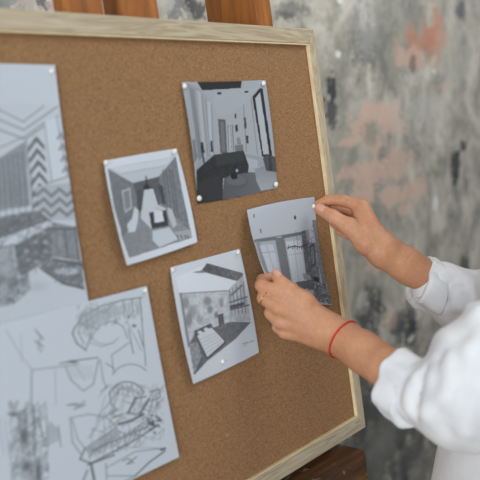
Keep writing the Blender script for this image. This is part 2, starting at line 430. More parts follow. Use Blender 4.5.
s.poly([(164, 168), (190, 170), (196, 285), (173, 286)], .38); s.poly([(172, 178), (184, 178), (190, 280), (178, 280)], .5)
for x in (198, 206, 214): s.line([(x, 190), (x + 4, 276)], 2, .35)
s.poly([(200, 195), (206, 195), (210, 275), (203, 275)], .88)
s.poly([(221, 150), (227, 150), (227, 166), (222, 166)], .2); s.poly([(223, 188), (232, 188), (233, 212), (225, 212)], .18)
s.poly([(252, 163), (259, 162), (263, 200), (255, 202)], .2); s.poly([(260, 225), (268, 225), (270, 252), (263, 252)], .2)
s.poly([(104, 248), (113, 248), (119, 284), (108, 284)], .15); s.poly([(138, 243), (145, 243), (148, 280), (140, 281)], .18)
s.line([(112, 285), (116, 318)], 5, .2); s.line([(252, 120), (262, 280)], 1.6, .45); s.line([(278, 100), (300, 290)], 1.6, .5)
s.poly([(222, 258), (250, 256), (252, 282), (224, 284)], .5); s.poly([(228, 232), (240, 232), (244, 256), (230, 256)], .6)
s.poly([(282, 92), (308, 62), (318, 64), (350, 292), (344, 300), (316, 298)], .10)
s.poly([(292, 98), (309, 76), (340, 288), (320, 290)], .86)
s.poly([(252, 286), (318, 298), (326, 330), (270, 332)], .72); s.poly([(262, 300), (300, 310), (300, 334), (268, 334)], .84)
s.poly([(178, 446), (186, 366), (262, 350), (372, 356), (372, 404), (240, 434)], .34, grad=(1, 0, .5))
s.poly([(90, 344), (152, 290), (252, 276), (270, 328), (268, 352), (210, 362), (182, 372), (180, 448), (92, 462)], .14, rough=.05)
s.poly([(150, 292), (250, 278), (256, 310), (165, 330)], .19, rough=.04); s.line([(90, 376), (160, 336), (268, 322)], 1.5, .08)
s.poly([(100, 385), (172, 360), (178, 440), (98, 455)], .17)
s.ell(228, 382, 42, 26, .36, 1, .1); s.ell(228, 378, 38, 20, .46, .8, .2); s.ell(218, 364, 11, 12, .06); s.poly([(216, 330), (227, 328), (231, 372), (219, 374)], .08); s.ell(229, 345, 5, 6, .8)
s.poly([(290, 340), (330, 326), (372, 350), (372, 404), (312, 414), (296, 380)], .62, grad=(0, 1, .8))
s.poly([(318, 304), (333, 288), (366, 300), (366, 350), (330, 346)], .3); s.poly([(338, 290), (344, 284), (352, 344), (340, 346)], .2)
lr = s.build('living_room_picture', 'picture of a living room with a dark sofa, held by four white pins', 'picture',
             lambda u, v: .0035 * np.exp(-((u) / .18) ** 2) * 4 * v * (1 - v) + .003 * np.exp(-((1 - u) / .18) ** 2) * 4 * v * (1 - v) + .001 * (1 - v) ** 2, group=GP)

# hallway picture
s = Sheet((103.7, 161), (176.5, 148.5), (197.4, 242.2), (127, 265.5), 170, 220, ((0, -.3), (1.5, 0), (0, .8), (-1.6, 0))).view(3.69, 95, 140)
s.G[:] = 1.03
s.poly([(46, 104), (298, 60), (316, 160), (358, 360), (126, 436), (70, 250)], .56, rough=.06)
s.poly([(46, 104), (298, 60), (236, 136), (140, 160)], .9); s.poly([(60, 104), (290, 66), (262, 92), (96, 122)], .97)
s.line([(50, 112), (140, 160), (236, 136), (296, 66)], 2.5, .45); s.line([(96, 124), (262, 94)], 1.5, .7)
s.poly([(48, 116), (140, 160), (166, 262), (120, 330), (100, 360)], .50, rough=.08); s.poly([(298, 70), (318, 170), (352, 335), (300, 290), (240, 232), (236, 140)], .52, rough=.1)
s.poly([(140, 160), (236, 136), (242, 240), (168, 258)], .36, rough=.08); s.poly([(152, 190), (172, 180), (178, 280), (160, 280)], .3)
s.poly([(126, 436), (100, 360), (166, 262), (240, 236), (352, 335), (358, 360)], .60, rough=.08)
s.poly([(182, 182), (214, 180), (232, 240), (262, 252), (210, 330), (168, 288)], .93)
s.poly([(186, 132), (191, 132), (192, 160), (203, 172), (202, 182), (178, 184), (178, 172), (187, 160)], .14)
s.poly([(98, 186), (130, 176), (137, 252), (110, 270)], .82); s.poly([(104, 192), (126, 184), (131, 246), (113, 260)], .56)
for x in (250, 262, 274, 284): s.line([(x, 110), (x + 22, 280)], 3, .36)
s.poly([(232, 160), (250, 170), (262, 240), (246, 234)], .26)
s.poly([(146, 246), (160, 260), (158, 300), (148, 338), (124, 342), (118, 312), (136, 290)], .98)
s.poly([(198, 268), (262, 258), (272, 316), (210, 328)], .2); s.poly([(216, 256), (248, 262), (254, 300), (220, 306)], 1.0); s.poly([(216, 256), (226, 246), (244, 252), (248, 264)], .86)
s.poly([(266, 248), (284, 256), (302, 312), (288, 326), (270, 280)], .86)
s.poly([(212, 336), (274, 322), (306, 366), (238, 396), (212, 370)], .93); s.poly([(290, 340), (350, 330), (356, 358), (312, 370)], .74)
for x in (302, 316, 330, 340): s.line([(x, 352), (x + 6, 362)], 4, .4)
hall = s.build('hallway_picture', 'small white bordered sketch of a hallway with hanging lamp, left of the dark sofa picture', 'picture',
               lambda u, v: .006 * (1 - u) ** 3 * v * (1 - v) * 4 + .004 * v ** 3 + .001, tint=(203, 212, 222), group=GP)

# bedroom picture
s = Sheet((170.3, 267.5), (239.7, 248.8), (259, 352.5), (193.4, 384), 180, 250, ((0, 0), (1.4, 0), (.5, .6), (-1.6, .5))).view(3.2, 160, 240)
s.G[:] = 1.0
s.poly([(50, 120), (150, 76), (264, 108), (215, 164), (62, 172)], 1.06)
s.poly([(150, 74), (266, 106), (264, 128), (248, 132), (130, 100)], .26, rough=.18, grad=(1, 0, .42)); s.poly([(104, 104), (134, 96), (150, 104), (128, 106)], .5)
s.poly([(60, 172), (216, 162), (222, 262), (94, 334), (80, 300)], .88, rough=.2)
for (x, y, a, b, g) in ((82, 200, 14, 26, .55), (104, 228, 18, 26, .62), (92, 255, 14, 30, .5), (152, 196, 16, 18, .5), (160, 222, 12, 16, .5), (128, 250, 14, 26, .66), (196, 200, 9, 22, .55), (180, 240, 8, 14, .4), (120, 190, 14, 10, .95), (132, 226, 9, 26, .98)): s.ell(x, y, a, b, g, .8, .5)
s.line([(62, 172), (216, 162)], 3, .5); s.line([(66, 172), (92, 340)], 7, .45, .8)
s.poly([(216, 162), (266, 112), (278, 190), (290, 258), (222, 264)], .80, rough=.2)
for q in ((222, 200, 278, 182), (226, 224, 284, 208), (228, 176, 262, 146)): s.line([(q[0], q[1]), (q[2], q[3])], 4, .3)
for x in (222, 232, 244, 256, 266): s.line([(x, 160 - (x - 222) * .5), (x + 8, 236)], 3, .4, .8)
s.poly([(222, 210), (268, 198), (270, 208), (224, 222)], .25); s.poly([(184, 240), (202, 234), (206, 266), (188, 276)], .3)
s.poly([(92, 336), (110, 300), (222, 262), (292, 262), (240, 318), (150, 388), (110, 432)], .36, rough=.14, grad=(1, 0, .44))
for k in range(9): s.line([(150 + k * 14, 380 - k * 12), (196 + k * 11, 270 - k * .5)], 1.4, .2, .6)
s.poly([(92, 336), (118, 325), (132, 372), (108, 430)], .62, rough=.3)
s.poly([(108, 292), (162, 266), (172, 284), (122, 310)], .28); s.poly([(116, 308), (164, 280), (204, 322), (204, 332), (152, 378)], .98)
for k in range(5): s.line([(126 + k * 6, 320 + k * 10), (176 + k * 6, 298 + k * 7)], 2, .74, .8)
s.line([(152, 378), (206, 330)], 5, .18); s.line([(112, 300), (150, 378)], 5, .25); s.ell(128, 296, 9, 6, 1); s.ell(148, 286, 9, 6, 1)
s.line([(264, 332), (282, 328)], 3, .6); s.line([(288, 326), (300, 322)], 3, .65); s.line([(268, 338), (276, 336)], 2, .7)
bed = s.build('bedroom_picture', 'pencil picture of a bedroom with a dark skylight and a white bed', 'picture',
              lambda u, v: .006 * (1 - u) ** 3 * v * (1 - v) * 4 + .003 * (1 - u) * v ** 2 + .001, tint=(206, 214, 224), group=GP, soft=.76)

# held picture
s = Sheet((247, 210), (314.5, 197), (332, 305), (279, 303), 200, 280, ((0, -1.6), (-3.0, 0), (0, 0), (-4, 2))).view(4, 240, 180)
s.G[:] = .93
s.poly([(20, 90), (310, 60), (310, 190), (262, 206), (60, 240), (20, 200)], .92)
s.poly([(55, 242), (262, 208), (330, 440), (130, 420)], .84)
s.line([(60, 240), (262, 206)], 3, .5)
s.line([(62, 244), (142, 234)], 12, .5); s.line([(172, 228), (262, 210)], 12, .46)
s.poly([(62, 246), (78, 244), (124, 400), (112, 408)], .66); s.poly([(140, 234), (176, 228), (208, 420), (172, 410)], .52, rough=.05)
s.poly([(78, 262), (132, 256), (164, 390), (118, 380)], .98); s.line([(84, 292), (136, 286)], 2, .66); s.line([(104, 258), (142, 380)], 2, .76)
s.poly([(184, 246), (242, 240), (270, 430), (212, 420)], 1.0); s.line([(196, 300), (250, 292)], 2, .75); s.line([(214, 244), (238, 420)], 2, .8)
s.poly([(244, 206), (264, 200), (300, 440), (272, 440)], .44, rough=.22); s.poly([(262, 206), (290, 178), (330, 460), (300, 440)], .60, rough=.3)
s.poly([(272, 190), (288, 178), (300, 250), (280, 252)], .9)
s.poly([(288, 160), (314, 158), (346, 420), (334, 440), (312, 330)], .56, rough=.12)
s.poly([(276, 262), (296, 252), (304, 340), (286, 350)], .3); s.poly([(282, 272), (293, 266), (298, 332), (288, 338)], .62)
s.poly([(290, 386), (314, 390), (318, 410), (296, 404)], .12); s.poly([(222, 408), (266, 402), (290, 430), (240, 440)], .45); s.poly([(300, 405), (345, 420), (372, 500), (290, 480)], .6, rough=.5)
s.poly([(250, 372), (280, 380), (286, 400), (256, 398)], .72)
s.line([(190, 272), (215, 264), (240, 268), (276, 254)], 3, .2)
for k in range(9): s.line([(194 + k * 9, 262 + (k % 3) * 3), (192 + k * 9, 276 - (k % 2) * 5)], 2.6, .22)
s.line([(222, 205), (232, 262)], 1.2, .5)
s.line([(55, 138), (56, 150)], 4, .35); s.ell(220, 150, 5, 9, .22); s.line([(82, 198), (83, 210)], 4, .35); s.ell(220, 143, 3, 3, .5)
s.hatch([(262, 206), (290, 178), (330, 460), (300, 440)], 50, 2, .3, .5, 5)
s.hatch([(300, 400), (345, 420), (372, 500), (290, 480)], 36, 3, .35, .6, 6)
s.poly([(20, 150), (34, 200), (60, 262), (92, 340), (150, 470), (120, 470), (60, 330), (10, 200)], .9)
s.line([(34, 196), (58, 258), (90, 338), (140, 450)], 2.5, .5, .8); s.line([(30, 210), (52, 264), (84, 344), (130, 450)], 1.5, .66, .8)
held = s.build('held_picture', 'curling grey interior picture with tall doors, held to the board by both hands', 'picture',
               lambda u, v: .001 + (1 - u) ** 2 * (.004 + .022 * v ** .7) + .004 * np.sin(u * 3.1) * v, tint=(196, 205, 217))
HELD_LIFT = lambda u, v: .001 + (1 - u) ** 2 * (.004 + .022 * v ** .7)

# large sketch at the left (kitchen)
s = Sheet((-62, 62), (55, 65), (91.5, 318), (-60, 352), 190, 320, ((0, 0), (-2.0, 0), (0, 0), (0, 0))).view(3.43, 0, 60)
s.G[:] = .98
s.poly([(-250, 0), (200, 0), (208, 150), (-250, 150)], 1.0)
for q, w in (([(-100, 130), (0, 172), (80, 212), (150, 158)], 4), ([(-100, 160), (0, 206), (82, 240), (196, 160)], 5), ([(-100, 200), (0, 240), (86, 272), (200, 192)], 5), ([(0, 300), (86, 262), (150, 215)], 4)): s.line(q, w, .58, .85)
s.poly([(-250, 420), (0, 335), (86, 278), (104, 500), (-250, 560)], .66, rough=.1)
for k in range(9): s.line([(-60 + k * 17, 350 - k * 4), (-52 + k * 18, 500)], 5, .46, .7)
for k in range(6):
    y = 300 + k * 40
    s.poly([(96 + k * 3, y), (124 + k * 3, y - 40), (152 + k * 3, y - 8), (154 + k * 3, y + 12), (125 + k * 3, y - 20), (98 + k * 3, y + 18)], .46)
s.line([(90, 275), (112, 500)], 3, .5); s.poly([(150, 210), (196, 196), (232, 400), (176, 418)], 1.03); s.line([(152, 212), (178, 418)], 3, .7); s.line([(194, 200), (232, 400)], 3, .7); s.line([(160, 424), (236, 398)], 4, .6)
for k in range(4): s.line([(198 + k * 6, 270 + k * 38), (208 + k * 6, 252 + k * 38), (218 + k * 5, 270 + k * 38)], 7, .62)
s.view(3.2, 0, 180)
s.poly([(112, 20), (226, 10), (240, 128), (128, 130)], .86)
for y in (30, 62, 94):
    s.line([(116, y + 20), (140, y - 2), (164, y + 22), (190, y - 2), (214, y + 20), (236, y)], 10, .56)
for k in range(7): s.line([(-30 + k * 22, -10), (-22 + k * 21, 110)], 5, .5, .5)
s.poly([(-200, 150), (0, 118), (120, 96), (165, 130), (20, 188), (-200, 200)], .52, rough=.25)
s.poly([(-200, 210), (12, 184), (156, 130), (162, 140), (26, 204), (-200, 240)], 1.02)
s.poly([(-200, 240), (56, 204), (164, 146), (168, 246), (70, 310), (-200, 360)], .50, rough=.25); s.poly([(-50, 230), (46, 208), (66, 330), (-50, 350)], .78, rough=.15)
for (x, y) in ((140, 168), (146, 200), (150, 230), (112, 200), (116, 232), (120, 262), (84, 226), (90, 256)): s.ell(x, y, 12, 7, .88, .8, .5)
s.poly([(164, 134), (240, 150), (252, 258), (168, 246)], .6, rough=.15); s.line([(164, 156), (242, 158)], 5, .35); s.line([(206, 158), (216, 250)], 4, .4); s.line([(240, 150), (254, 260)], 6, .4); s.line([(180, 162), (186, 240)], 3, .45); s.ell(190, 200, 9, 26, .72, .7, .6)
s.poly([(120, 280), (164, 250), (262, 262), (270, 352), (200, 334)], .55, rough=.3); s.ell(212, 292, 46, 14, .92, .9, .3); s.line([(140, 290), (200, 330), (268, 346)], 6, .38); s.line([(168, 252), (262, 272)], 6, .36)
s.poly([(-100, 330), (90, 300), (100, 350), (40, 400), (-100, 420)], .72, rough=.5); s.ell(30, 380, 26, 12, .5, .7, .7); s.ell(40, 335, 20, 30, .5, .7, .7); s.ell(5, 320, 20, 30, .5, .6, .7); s.ell(120, 340, 46, 24, .84, .6, .8)
s.hatch([(-50, 120), (160, 130), (160, 260), (60, 340), (-50, 340)], 110, 3, .4, .5, 8)
s.hatch([(120, 250), (268, 250), (270, 352), (180, 334)], 50, 3, .42, .5, 9)
kit = s.build('kitchen_sketch', 'tall pencil sketch of a kitchen with zigzag tiles, tucked behind the line sketch', 'sketch',
              lambda u, v: .001 + .002 * (u ** 4), group='large pencil sketches on the left of the board', soft=.8)

# large line sketch below it
s = Sheet((-26, 331), (147, 286), (179.5, 457), (6, 540), 250, 300, ((0, 0), (-.6, 0), (0, 0), (0, 0))).view(2.4, 60, 280)
s.G[:] = 1.02
L = lambda p, w=2.4, g=.6, a=.8: s.line(p, w, g, a)
L([(38, 112), (52, 86), (100, 62), (150, 48), (196, 42)], 3, .5); L([(36, 112), (30, 128), (40, 152), (62, 168)], 4, .5); L([(50, 100), (44, 126), (58, 154)], 3, .6)
for k in range(22): x = 52 + k * 6.6; L([(x, 88 - k * 1.9), (x + 5, 128 - k * 2.2 - (k % 4) * 7)], 2.2, .62, .7)
s.poly([(50, 88), (130, 55), (150, 80), (90, 108), (60, 128)], .82, .6)
L([(60, 170), (72, 140), (96, 108), (128, 98), (152, 112), (162, 140)], 2.6); s.arc(108, 128, 34, 26, 20, 200, 2.4, .7, .7); L([(70, 150), (100, 160), (130, 150)], 2.2, .7)
L([(192, 44), (198, 120), (206, 206)], 2.6, .55); L([(150, 50), (156, 92)], 2.4); L([(172, 46), (176, 90)], 2.4, .6); L([(160, 100), (196, 170)], 2.2, .7)
s.ell(178, 110, 7, 5, .4, .8, .5); s.ell(165, 88, 5, 6, .6, .8, .5); L([(164, 118), (176, 176)], 3, .5, .7); L([(188, 120), (200, 160)], 2.5, .5)
L([(124, 180), (166, 150)], 2.6); L([(124, 180), (128, 222)], 2.6); s.arc(170, 246, 48, 44, 205, 320, 2.6, .6, .8); L([(96, 190), (104, 240), (112, 260)], 2.6, .6); L([(110, 200), (130, 212)], 3, .6)
s.ell(30, 196, 16, 4.5, .32, .8, .5); L([(0, 200), (46, 192), (90, 186)], 3, .45); L([(12, 206), (26, 240), (56, 266), (80, 250), (92, 192)], 2.6, .55); L([(34, 200), (60, 240)], 2, .75)
for k in range(7): L([(20 + k * 9, 206), (30 + k * 8, 236)], 1.8, .78, .7)
s.arc(160, 282, 42, 38, 190, 345, 3, .5, .8); s.arc(160, 284, 30, 26, 200, 340, 2.2, .65, .7)
for k in range(5): L([(136 + k * 12, 250), (140 + k * 12, 276)], 2, .68)
L([(118, 270), (122, 296), (138, 312), (118, 322)], 2.6, .55); L([(164, 318), (182, 282)], 5, .3); L([(192, 320), (214, 286)], 5, .3); L([(182, 284), (206, 280)], 3, .4); L([(160, 318), (196, 324)], 3, .5)
L([(214, 268), (238, 262), (240, 282), (220, 290)], 3, .5); L([(140, 346), (170, 338), (200, 322)], 6, .35, .8); L([(128, 330), (150, 322)], 4, .5)
s.ell(236, 300, 10, 14, .62, .5, .8)
for k in range(26):
    a = random.random() * 6.3; q = random.random(); s.ell(222 + 24 * q * math.cos(a), 345 + 24 * q * math.sin(a), 5, 5, .35, .7, .6)
L([(28, 330), (70, 322), (112, 330), (136, 352), (60, 404), (42, 382), (28, 330)], 2.6, .62); s.poly([(60, 404), (136, 354), (150, 366), (70, 424)], .7, .6)
L([(60, 404), (48, 430), (76, 440), (130, 420)], 4, .4); L([(20, 300), (60, 300), (34, 310), (60, 290)], 3, .62); L([(24, 330), (30, 390), (52, 420)], 3, .6)
for k in range(12): L([(70 + k * 12, 428 - k * 6), (84 + k * 12, 404 - k * 6)], 3, .45, .6)
L([(66, 444), (160, 396), (230, 352)], 4, .42); L([(76, 410), (210, 352)], 3, .5); L([(74, 440), (82, 480)], 6, .35); L([(110, 440), (112, 480)], 3, .6); L([(140, 400), (250, 404)], 2, .75)
L([(112, 450), (180, 412), (244, 404)], 2.4, .6); L([(180, 470), (216, 436), (252, 410)], 3.4, .35); L([(242, 408), (252, 404)], 5, .3); L([(150, 434), (164, 428), (176, 438), (160, 442), (184, 424)], 2.6, .5)
L([(66, 456), (40, 520)], 4, .5); L([(112, 470), (180, 470), (120, 500)], 2.4, .6)
s.hatch([(30, 60), (190, 44), (200, 100), (100, 110), (60, 170)], 90, 1.8, .6, .5, 11); s.hatch([(100, 250), (250, 250), (250, 380), (60, 440), (60, 400)], 150, 1.8, .55, .5, 12)
s.view(2.4, 0, 280)
L([(14, 120), (50, 180), (76, 214)], 2.2, .75); L([(76, 216), (190, 202)], 2.4, .6); L([(76, 216), (74, 330)], 3, .55); L([(132, 214), (134, 300)], 2, .75); L([(50, 130), (52, 200)], 2, .8)
for k in range(8): L([(84 + k % 4 * 5, 118 + k * 7), (92 + k % 3 * 6, 130 + k * 6)], 4, .62, .7)
s.poly([(40, 314), (66, 308), (70, 400), (48, 410)], .6, .5); s.ell(32, 322, 18, 8, .42, .8, .6); s.ell(58, 374, 12, 22, .36, .8, .6); s.ell(26, 300, 8, 14, .62, .7, .7)
s.poly([(52, 440), (104, 424), (104, 480), (60, 500)], .6, .4); s.ell(64, 446, 12, 16, .4, .8, .6); s.ell(92, 462, 7, 40, .34, .8, .6); L([(80, 300), (84, 420)], 5, .45, .7); L([(90, 330), (104, 380)], 4, .55)
for k in range(8): L([(104 + k * 5, 400 - k * 2), (120 + k * 3, 340 + k * 3)], 3, .62, .5)
for k in range(7): L([(0 + k * 12, 330 + k * 2), (8 + k * 12, 420)], 2.6, .7, .5)
L([(110, 300), (116, 400)], 2.4, .7); L([(140, 350), (146, 400)], 3, .6); L([(160, 300), (186, 296)], 3, .6)
s.hatch([(20, 290), (110, 290), (120, 500), (20, 500)], 130, 2.2, .5, .5, 13)
line = s.build('interior_line_sketch', 'large loose pencil line sketch of an armchair and sofa, overlapping the kitchen sketch', 'sketch',
               lambda u, v: .0035 + .002 * v * (1 - u), group='large pencil sketches on the left of the board', soft=.8)

# ------------------------------------------------------------------ push pins
def push_pin(px, py, lift, label, scale=1.0, tilt=0, group='white pins in the picture corners'):
    p = on_board(np.array(float(px)), np.array(float(py)), -REC + lift)
    n = Vector(tow); q = n.to_track_quat('Z', 'Y').to_matrix().to_4x4() @ Matrix.Rotation(tilt, 4, 'X')
    m = MB(); k = scale * .85
    m.lathe([(.0036 * k, 0), (.0039 * k, .0004), (.0040 * k, .0012), (.0037 * k, .0020), (.0029 * k, .0026), (.0014 * k, .0029)], q, 20)
    m.lathe([(.0004, -.003), (.0005, .0002)], q, 8)
    o = m.build('push_pin', PIN, smooth=True); o.location = p
    return tag(o, label, 'push pin', group)
push_pin(184.2, 86.2, .003, 'white pin at the top left corner of the dark sofa picture')
push_pin(263.2, 83.6, .003, 'white pin at the top right corner of the dark sofa picture')
push_pin(198.8, 198.4, .003, 'white pin at the bottom left corner of the dark sofa picture')
push_pin(275.6, 184.4, .003, 'white pin at the bottom right corner of the dark sofa picture')
push_pin(105.6, 162.6, .003, 'white pin at the top left corner of the small hallway picture', .8)
push_pin(174.6, 151.4, .003, 'white pin at the top right corner of the small hallway picture', .85)
push_pin(172.4, 270, .003, 'white pin at the top left corner of the bedroom picture', .7)
push_pin(237.8, 252, .003, 'white pin at the top right corner of the bedroom picture', .8)
push_pin(222.5, 361.5, .003, 'white pin at the bottom edge of the bedroom picture', .7)
push_pin(51.5, 71.5, .0025, 'white pin at the top right corner of the kitchen sketch', .8)
push_pin(145, 290.5, .005, 'white pin at the top right corner of the big line sketch', .7)
# ------------------------------------------------------------------ solid modelling: signed distances -> surface nets
class Grid:
    def __init__(s, lo, hi, h):
        s.lo = np.array(lo, float); s.h = h; s.n = np.ceil((np.array(hi) - s.lo) / h).astype(int) + 1
        s.ax = [(s.lo[i] + h * np.arange(s.n[i])).astype(np.float32) for i in range(3)]
        s.D = np.full(s.n, .05, np.float32)
    def _sl(s, lo, hi):
        a = np.clip(np.floor((lo - s.lo) / s.h).astype(int), 0, s.n); b = np.clip(np.ceil((hi - s.lo) / s.h).astype(int) + 1, 0, s.n)
        if (b <= a).any(): return None
        return tuple(slice(a[i], b[i]) for i in range(3))
    def pts(s, sl): return s.ax[0][sl[0]][:, None, None], s.ax[1][sl[1]][None, :, None], s.ax[2][sl[2]][None, None, :]
    @staticmethod
    def smin(a, b, k):
        if k <= 0: return np.minimum(a, b)
        h = np.maximum(k - np.abs(a - b), 0) / k
        return np.minimum(a, b) - h * h * k * .25
    def cone(s, a, ra, b, rb, k=.004, sub=False, flat=None):
        a = np.array(a, float); b = np.array(b, float); m = max(ra, rb) + .03
        sl = s._sl(np.minimum(a, b) - m, np.maximum(a, b) + m)
        if sl is None: return s
        x, y, z = s.pts(sl); d = b - a; L = d @ d + 1e-12
        t = np.clip(((x - a[0]) * d[0] + (y - a[1]) * d[1] + (z - a[2]) * d[2]) / L, 0, 1)
        qx = x - a[0] - t * d[0]; qy = y - a[1] - t * d[1]; qz = z - a[2] - t * d[2]
        q2 = qx * qx + qy * qy + qz * qz
        if flat is not None:                   # (unit direction, factor>1): squashed along direction
            n, fk = flat; w = qx * n[0] + qy * n[1] + qz * n[2]; q2 = q2 + w * w * (fk * fk - 1)
        r = np.sqrt(q2) - (ra + (rb - ra) * t)
        s._put(sl, r, k, sub); return s
    def _put(s, sl, r, k, sub):
        if sub: s.D[sl] = -s.smin(-s.D[sl], r, k)
        else: s.D[sl] = s.smin(s.D[sl], r, k)
    def ell(s, c, ra, axes=None, k=.006, sub=False):
        c = np.array(c, float); ra = np.array(ra, float); A = np.eye(3) if axes is None else np.array(axes, float)
        m = ra.max() + .03; sl = s._sl(c - m, c + m)
        if sl is None: return s
        x, y, z = s.pts(sl); x = x - c[0]; y = y - c[1]; z = z - c[2]
        q = sum(((x * A[i][0] + y * A[i][1] + z * A[i][2]) / ra[i]) ** 2 for i in range(3))
        q = np.sqrt(q); r = (q - 1) * ra.min() * np.clip(1, 0, 1)
        s._put(sl, r.astype(np.float32), k, sub); return s
    def merge(s, o, k): s.D = s.smin(s.D, o.D, k); return s
    def mesh(s):
        D = s.D; I = D < 0; n = s.n
        cs = [(i, j, k) for i in (0, 1) for j in (0, 1) for k in (0, 1)]
        cell = lambda A, c: A[c[0]:n[0] - 1 + c[0], c[1]:n[1] - 1 + c[1], c[2]:n[2] - 1 + c[2]]
        tot = sum(cell(I, c).astype(np.int8) for c in cs); act = (tot > 0) & (tot < 8)
        idx = np.argwhere(act); num = np.full(act.shape, -1, np.int64); num[act] = np.arange(len(idx))
        acc = np.zeros((len(idx), 3)); cnt = np.zeros(len(idx))
        for ca in cs:
            for ax in range(3):
                if ca[ax]: continue
                cb = list(ca); cb[ax] = 1
                da = D[idx[:, 0] + ca[0], idx[:, 1] + ca[1], idx[:, 2] + ca[2]].astype(float)
                db = D[idx[:, 0] + cb[0], idx[:, 1] + cb[1], idx[:, 2] + cb[2]].astype(float)
                x = (da < 0) != (db < 0); t = np.where(x, da / np.where(x, da - db, 1), 0)
                p = np.array(ca, float) + np.outer(t, np.eye(3)[ax]); acc += p * x[:, None]; cnt += x
        V = (idx + acc / cnt[:, None]) * s.h + s.lo
        Q = []
        for ax in range(3):
            b, c = (ax + 1) % 3, (ax + 2) % 3
            sl0 = [slice(1, n[i] - 1) for i in range(3)]; sl1 = list(sl0); sl0[ax] = slice(0, n[ax] - 1); sl1[ax] = slice(1, n[ax])
            e0, e1 = I[tuple(sl0)], I[tuple(sl1)]
            for flag in (0, 1):
                w = np.argwhere((e0 & ~e1) if flag == 0 else (~e0 & e1))
                off = np.array([1, 1, 1]); off[ax] = 0; w = w + off
                def at(db, dc):
                    q = w.copy(); q[:, b] -= db; q[:, c] -= dc; return num[q[:, 0], q[:, 1], q[:, 2]]
                f = np.stack([at(1, 1), at(0, 1), at(0, 0), at(1, 0)], 1)
                Q.append(f if flag == 0 else f[:, ::-1])
        Q = np.concatenate(Q); Q = Q[(Q >= 0).all(1)]
        return V, Q
def relax(V, Q, it=2, lam=.5):
    e = np.concatenate([Q[:, [0, 1]], Q[:, [1, 2]], Q[:, [2, 3]], Q[:, [3, 0]]]); e = np.concatenate([e, e[:, ::-1]])
    deg = np.bincount(e[:, 0], minlength=len(V))[:, None]
    for _ in range(it):
        A = np.stack([np.bincount(e[:, 0], V[e[:, 1], i], minlength=len(V)) for i in range(3)], 1) / np.maximum(deg, 1)
        V = V + lam * (A - V)
    return V
def unit(v): v = np.array(v, float); return v / np.linalg.norm(v)
nrm = unit

# ---- left arm and hand (back of the hand towards the camera, thumb on the picture)
H = .0013
g = Grid((-.01, .015, .69), (.29, .24, .94), .0016)
W = cam(347, 341, .862); EL = cam(482, 416, .715); MF = cam(385, 367, .802)
k_i, k_m, k_r, k_l = cam(280.5, 293.5, .874), cam(278.5, 308, .870), cam(279.5, 321.5, .874), cam(284.5, 332, .882)
back = nrm(np.cross(k_l - k_i, W - k_m));  back = back if back[2] < 0 else -back
# palm: four metacarpals from wrist to knuckles, plus padding on the far side
ws = [W + (k_i - k_l) * f_ for f_ in (.13, .04, -.04, -.13)]
for a, b, ra, rb in zip(ws, (k_i, k_m, k_r, k_l), (.0100, .0105, .0105, .0100), (.0095, .0095, .0088, .0080)):
    g.cone(a - back * .002, ra, b - back * .004, rb, .012)
for a, b in zip(ws, (k_i, k_m, k_r, k_l)):
    g.cone(a - back * .008, .010, b - back * .014 + (a - b) * .12, .0085, .012)
# thumb
th = [cam(322, 323, .886), cam(304, 303, .873), cam(289.5, 289.5, .872), cam(276.5, 276.0, .8835)]
g.cone(th[0], .0130, th[1], .0112, .010); g.cone(th[1], .0108, th[2], .0088, .007); g.cone(th[2], .0086, th[3], .0066, .005)
g.cone(ws[0], .010, th[0], .0125, .010); g.cone(th[1], .010, k_i - back * .012, .009, .014)
# wrist and forearm
uA = nrm(MF - W); wid = nrm(np.cross(uA, back))
g.cone(W, .0208, W + uA * .03, .0212, .008, flat=(back, 1.2))
g.cone(W + uA * .03, .0216, MF, .0218, .010, flat=(back, 1.08)); g.cone(MF, .0220, MF + nrm(EL - MF) * .10, .032, .012)
g.cone((k_m + k_r) / 2 + (W - k_m) * .55 - back * .006, .0160, W, .0180, .012, flat=(back, 1.2))
g.cone(W + (k_m - W) * .32 - back * .004, .0185, W + uA * .045, .0212, .014)
def finger(G, pts, rad, kk=.003):
    for a, b, ra, rb in zip(pts[:-1], pts[1:], rad[:-1], rad[1:]): G.cone(a, ra, b, rb, kk)
def sub_like(G): n = Grid(G.lo, G.lo + G.h * (G.n - 1), G.h); n.n = G.n; n.ax = G.ax; n.D = np.full(G.n, .05, np.float32); return n
fi = sub_like(g); finger(fi, [k_i, cam(261.5, 285.5, .882), cam(262.5, 279.5, .9005), cam(272, 277, .9065)], [.0098, .0082, .0072, .0066])
fm_ = sub_like(g); finger(fm_, [k_m, cam(263.5, 298, .880), cam(267, 297, .900), cam(280, 300, .903)], [.0098, .0083, .0074, .0066])
fr_ = sub_like(g); finger(fr_, [k_r, cam(270.5, 313, .880), cam(273, 310, .901), cam(288, 310, .903)], [.0092, .0078, .007, .0063])
fl_ = sub_like(g); finger(fl_, [k_l, cam(277.5, 327, .887), cam(280, 321, .904), cam(294, 319, .904)], [.0084, .007, .0064, .0058])
for k in (k_i, k_m, k_r, k_l): pass
for fgr in (fm_, fr_, fl_): fi.D = Grid.smin(fi.D, fgr.D, .0012)
g.merge(fi, .0035)
# knuckle bumps and tendons
for k, wq in zip((k_i, k_m, k_r, k_l), ws):
    g.cone(k + back * .0046, .0058, k + back * .0040 + (wq - k) * .09, .0050, .005)
    g.cone(k + back * .0015 + (wq - k) * .1, .0052, wq + back * .0055, .0045, .008)
VL, QL = g.mesh(); VL = relax(VL, QL, 4)

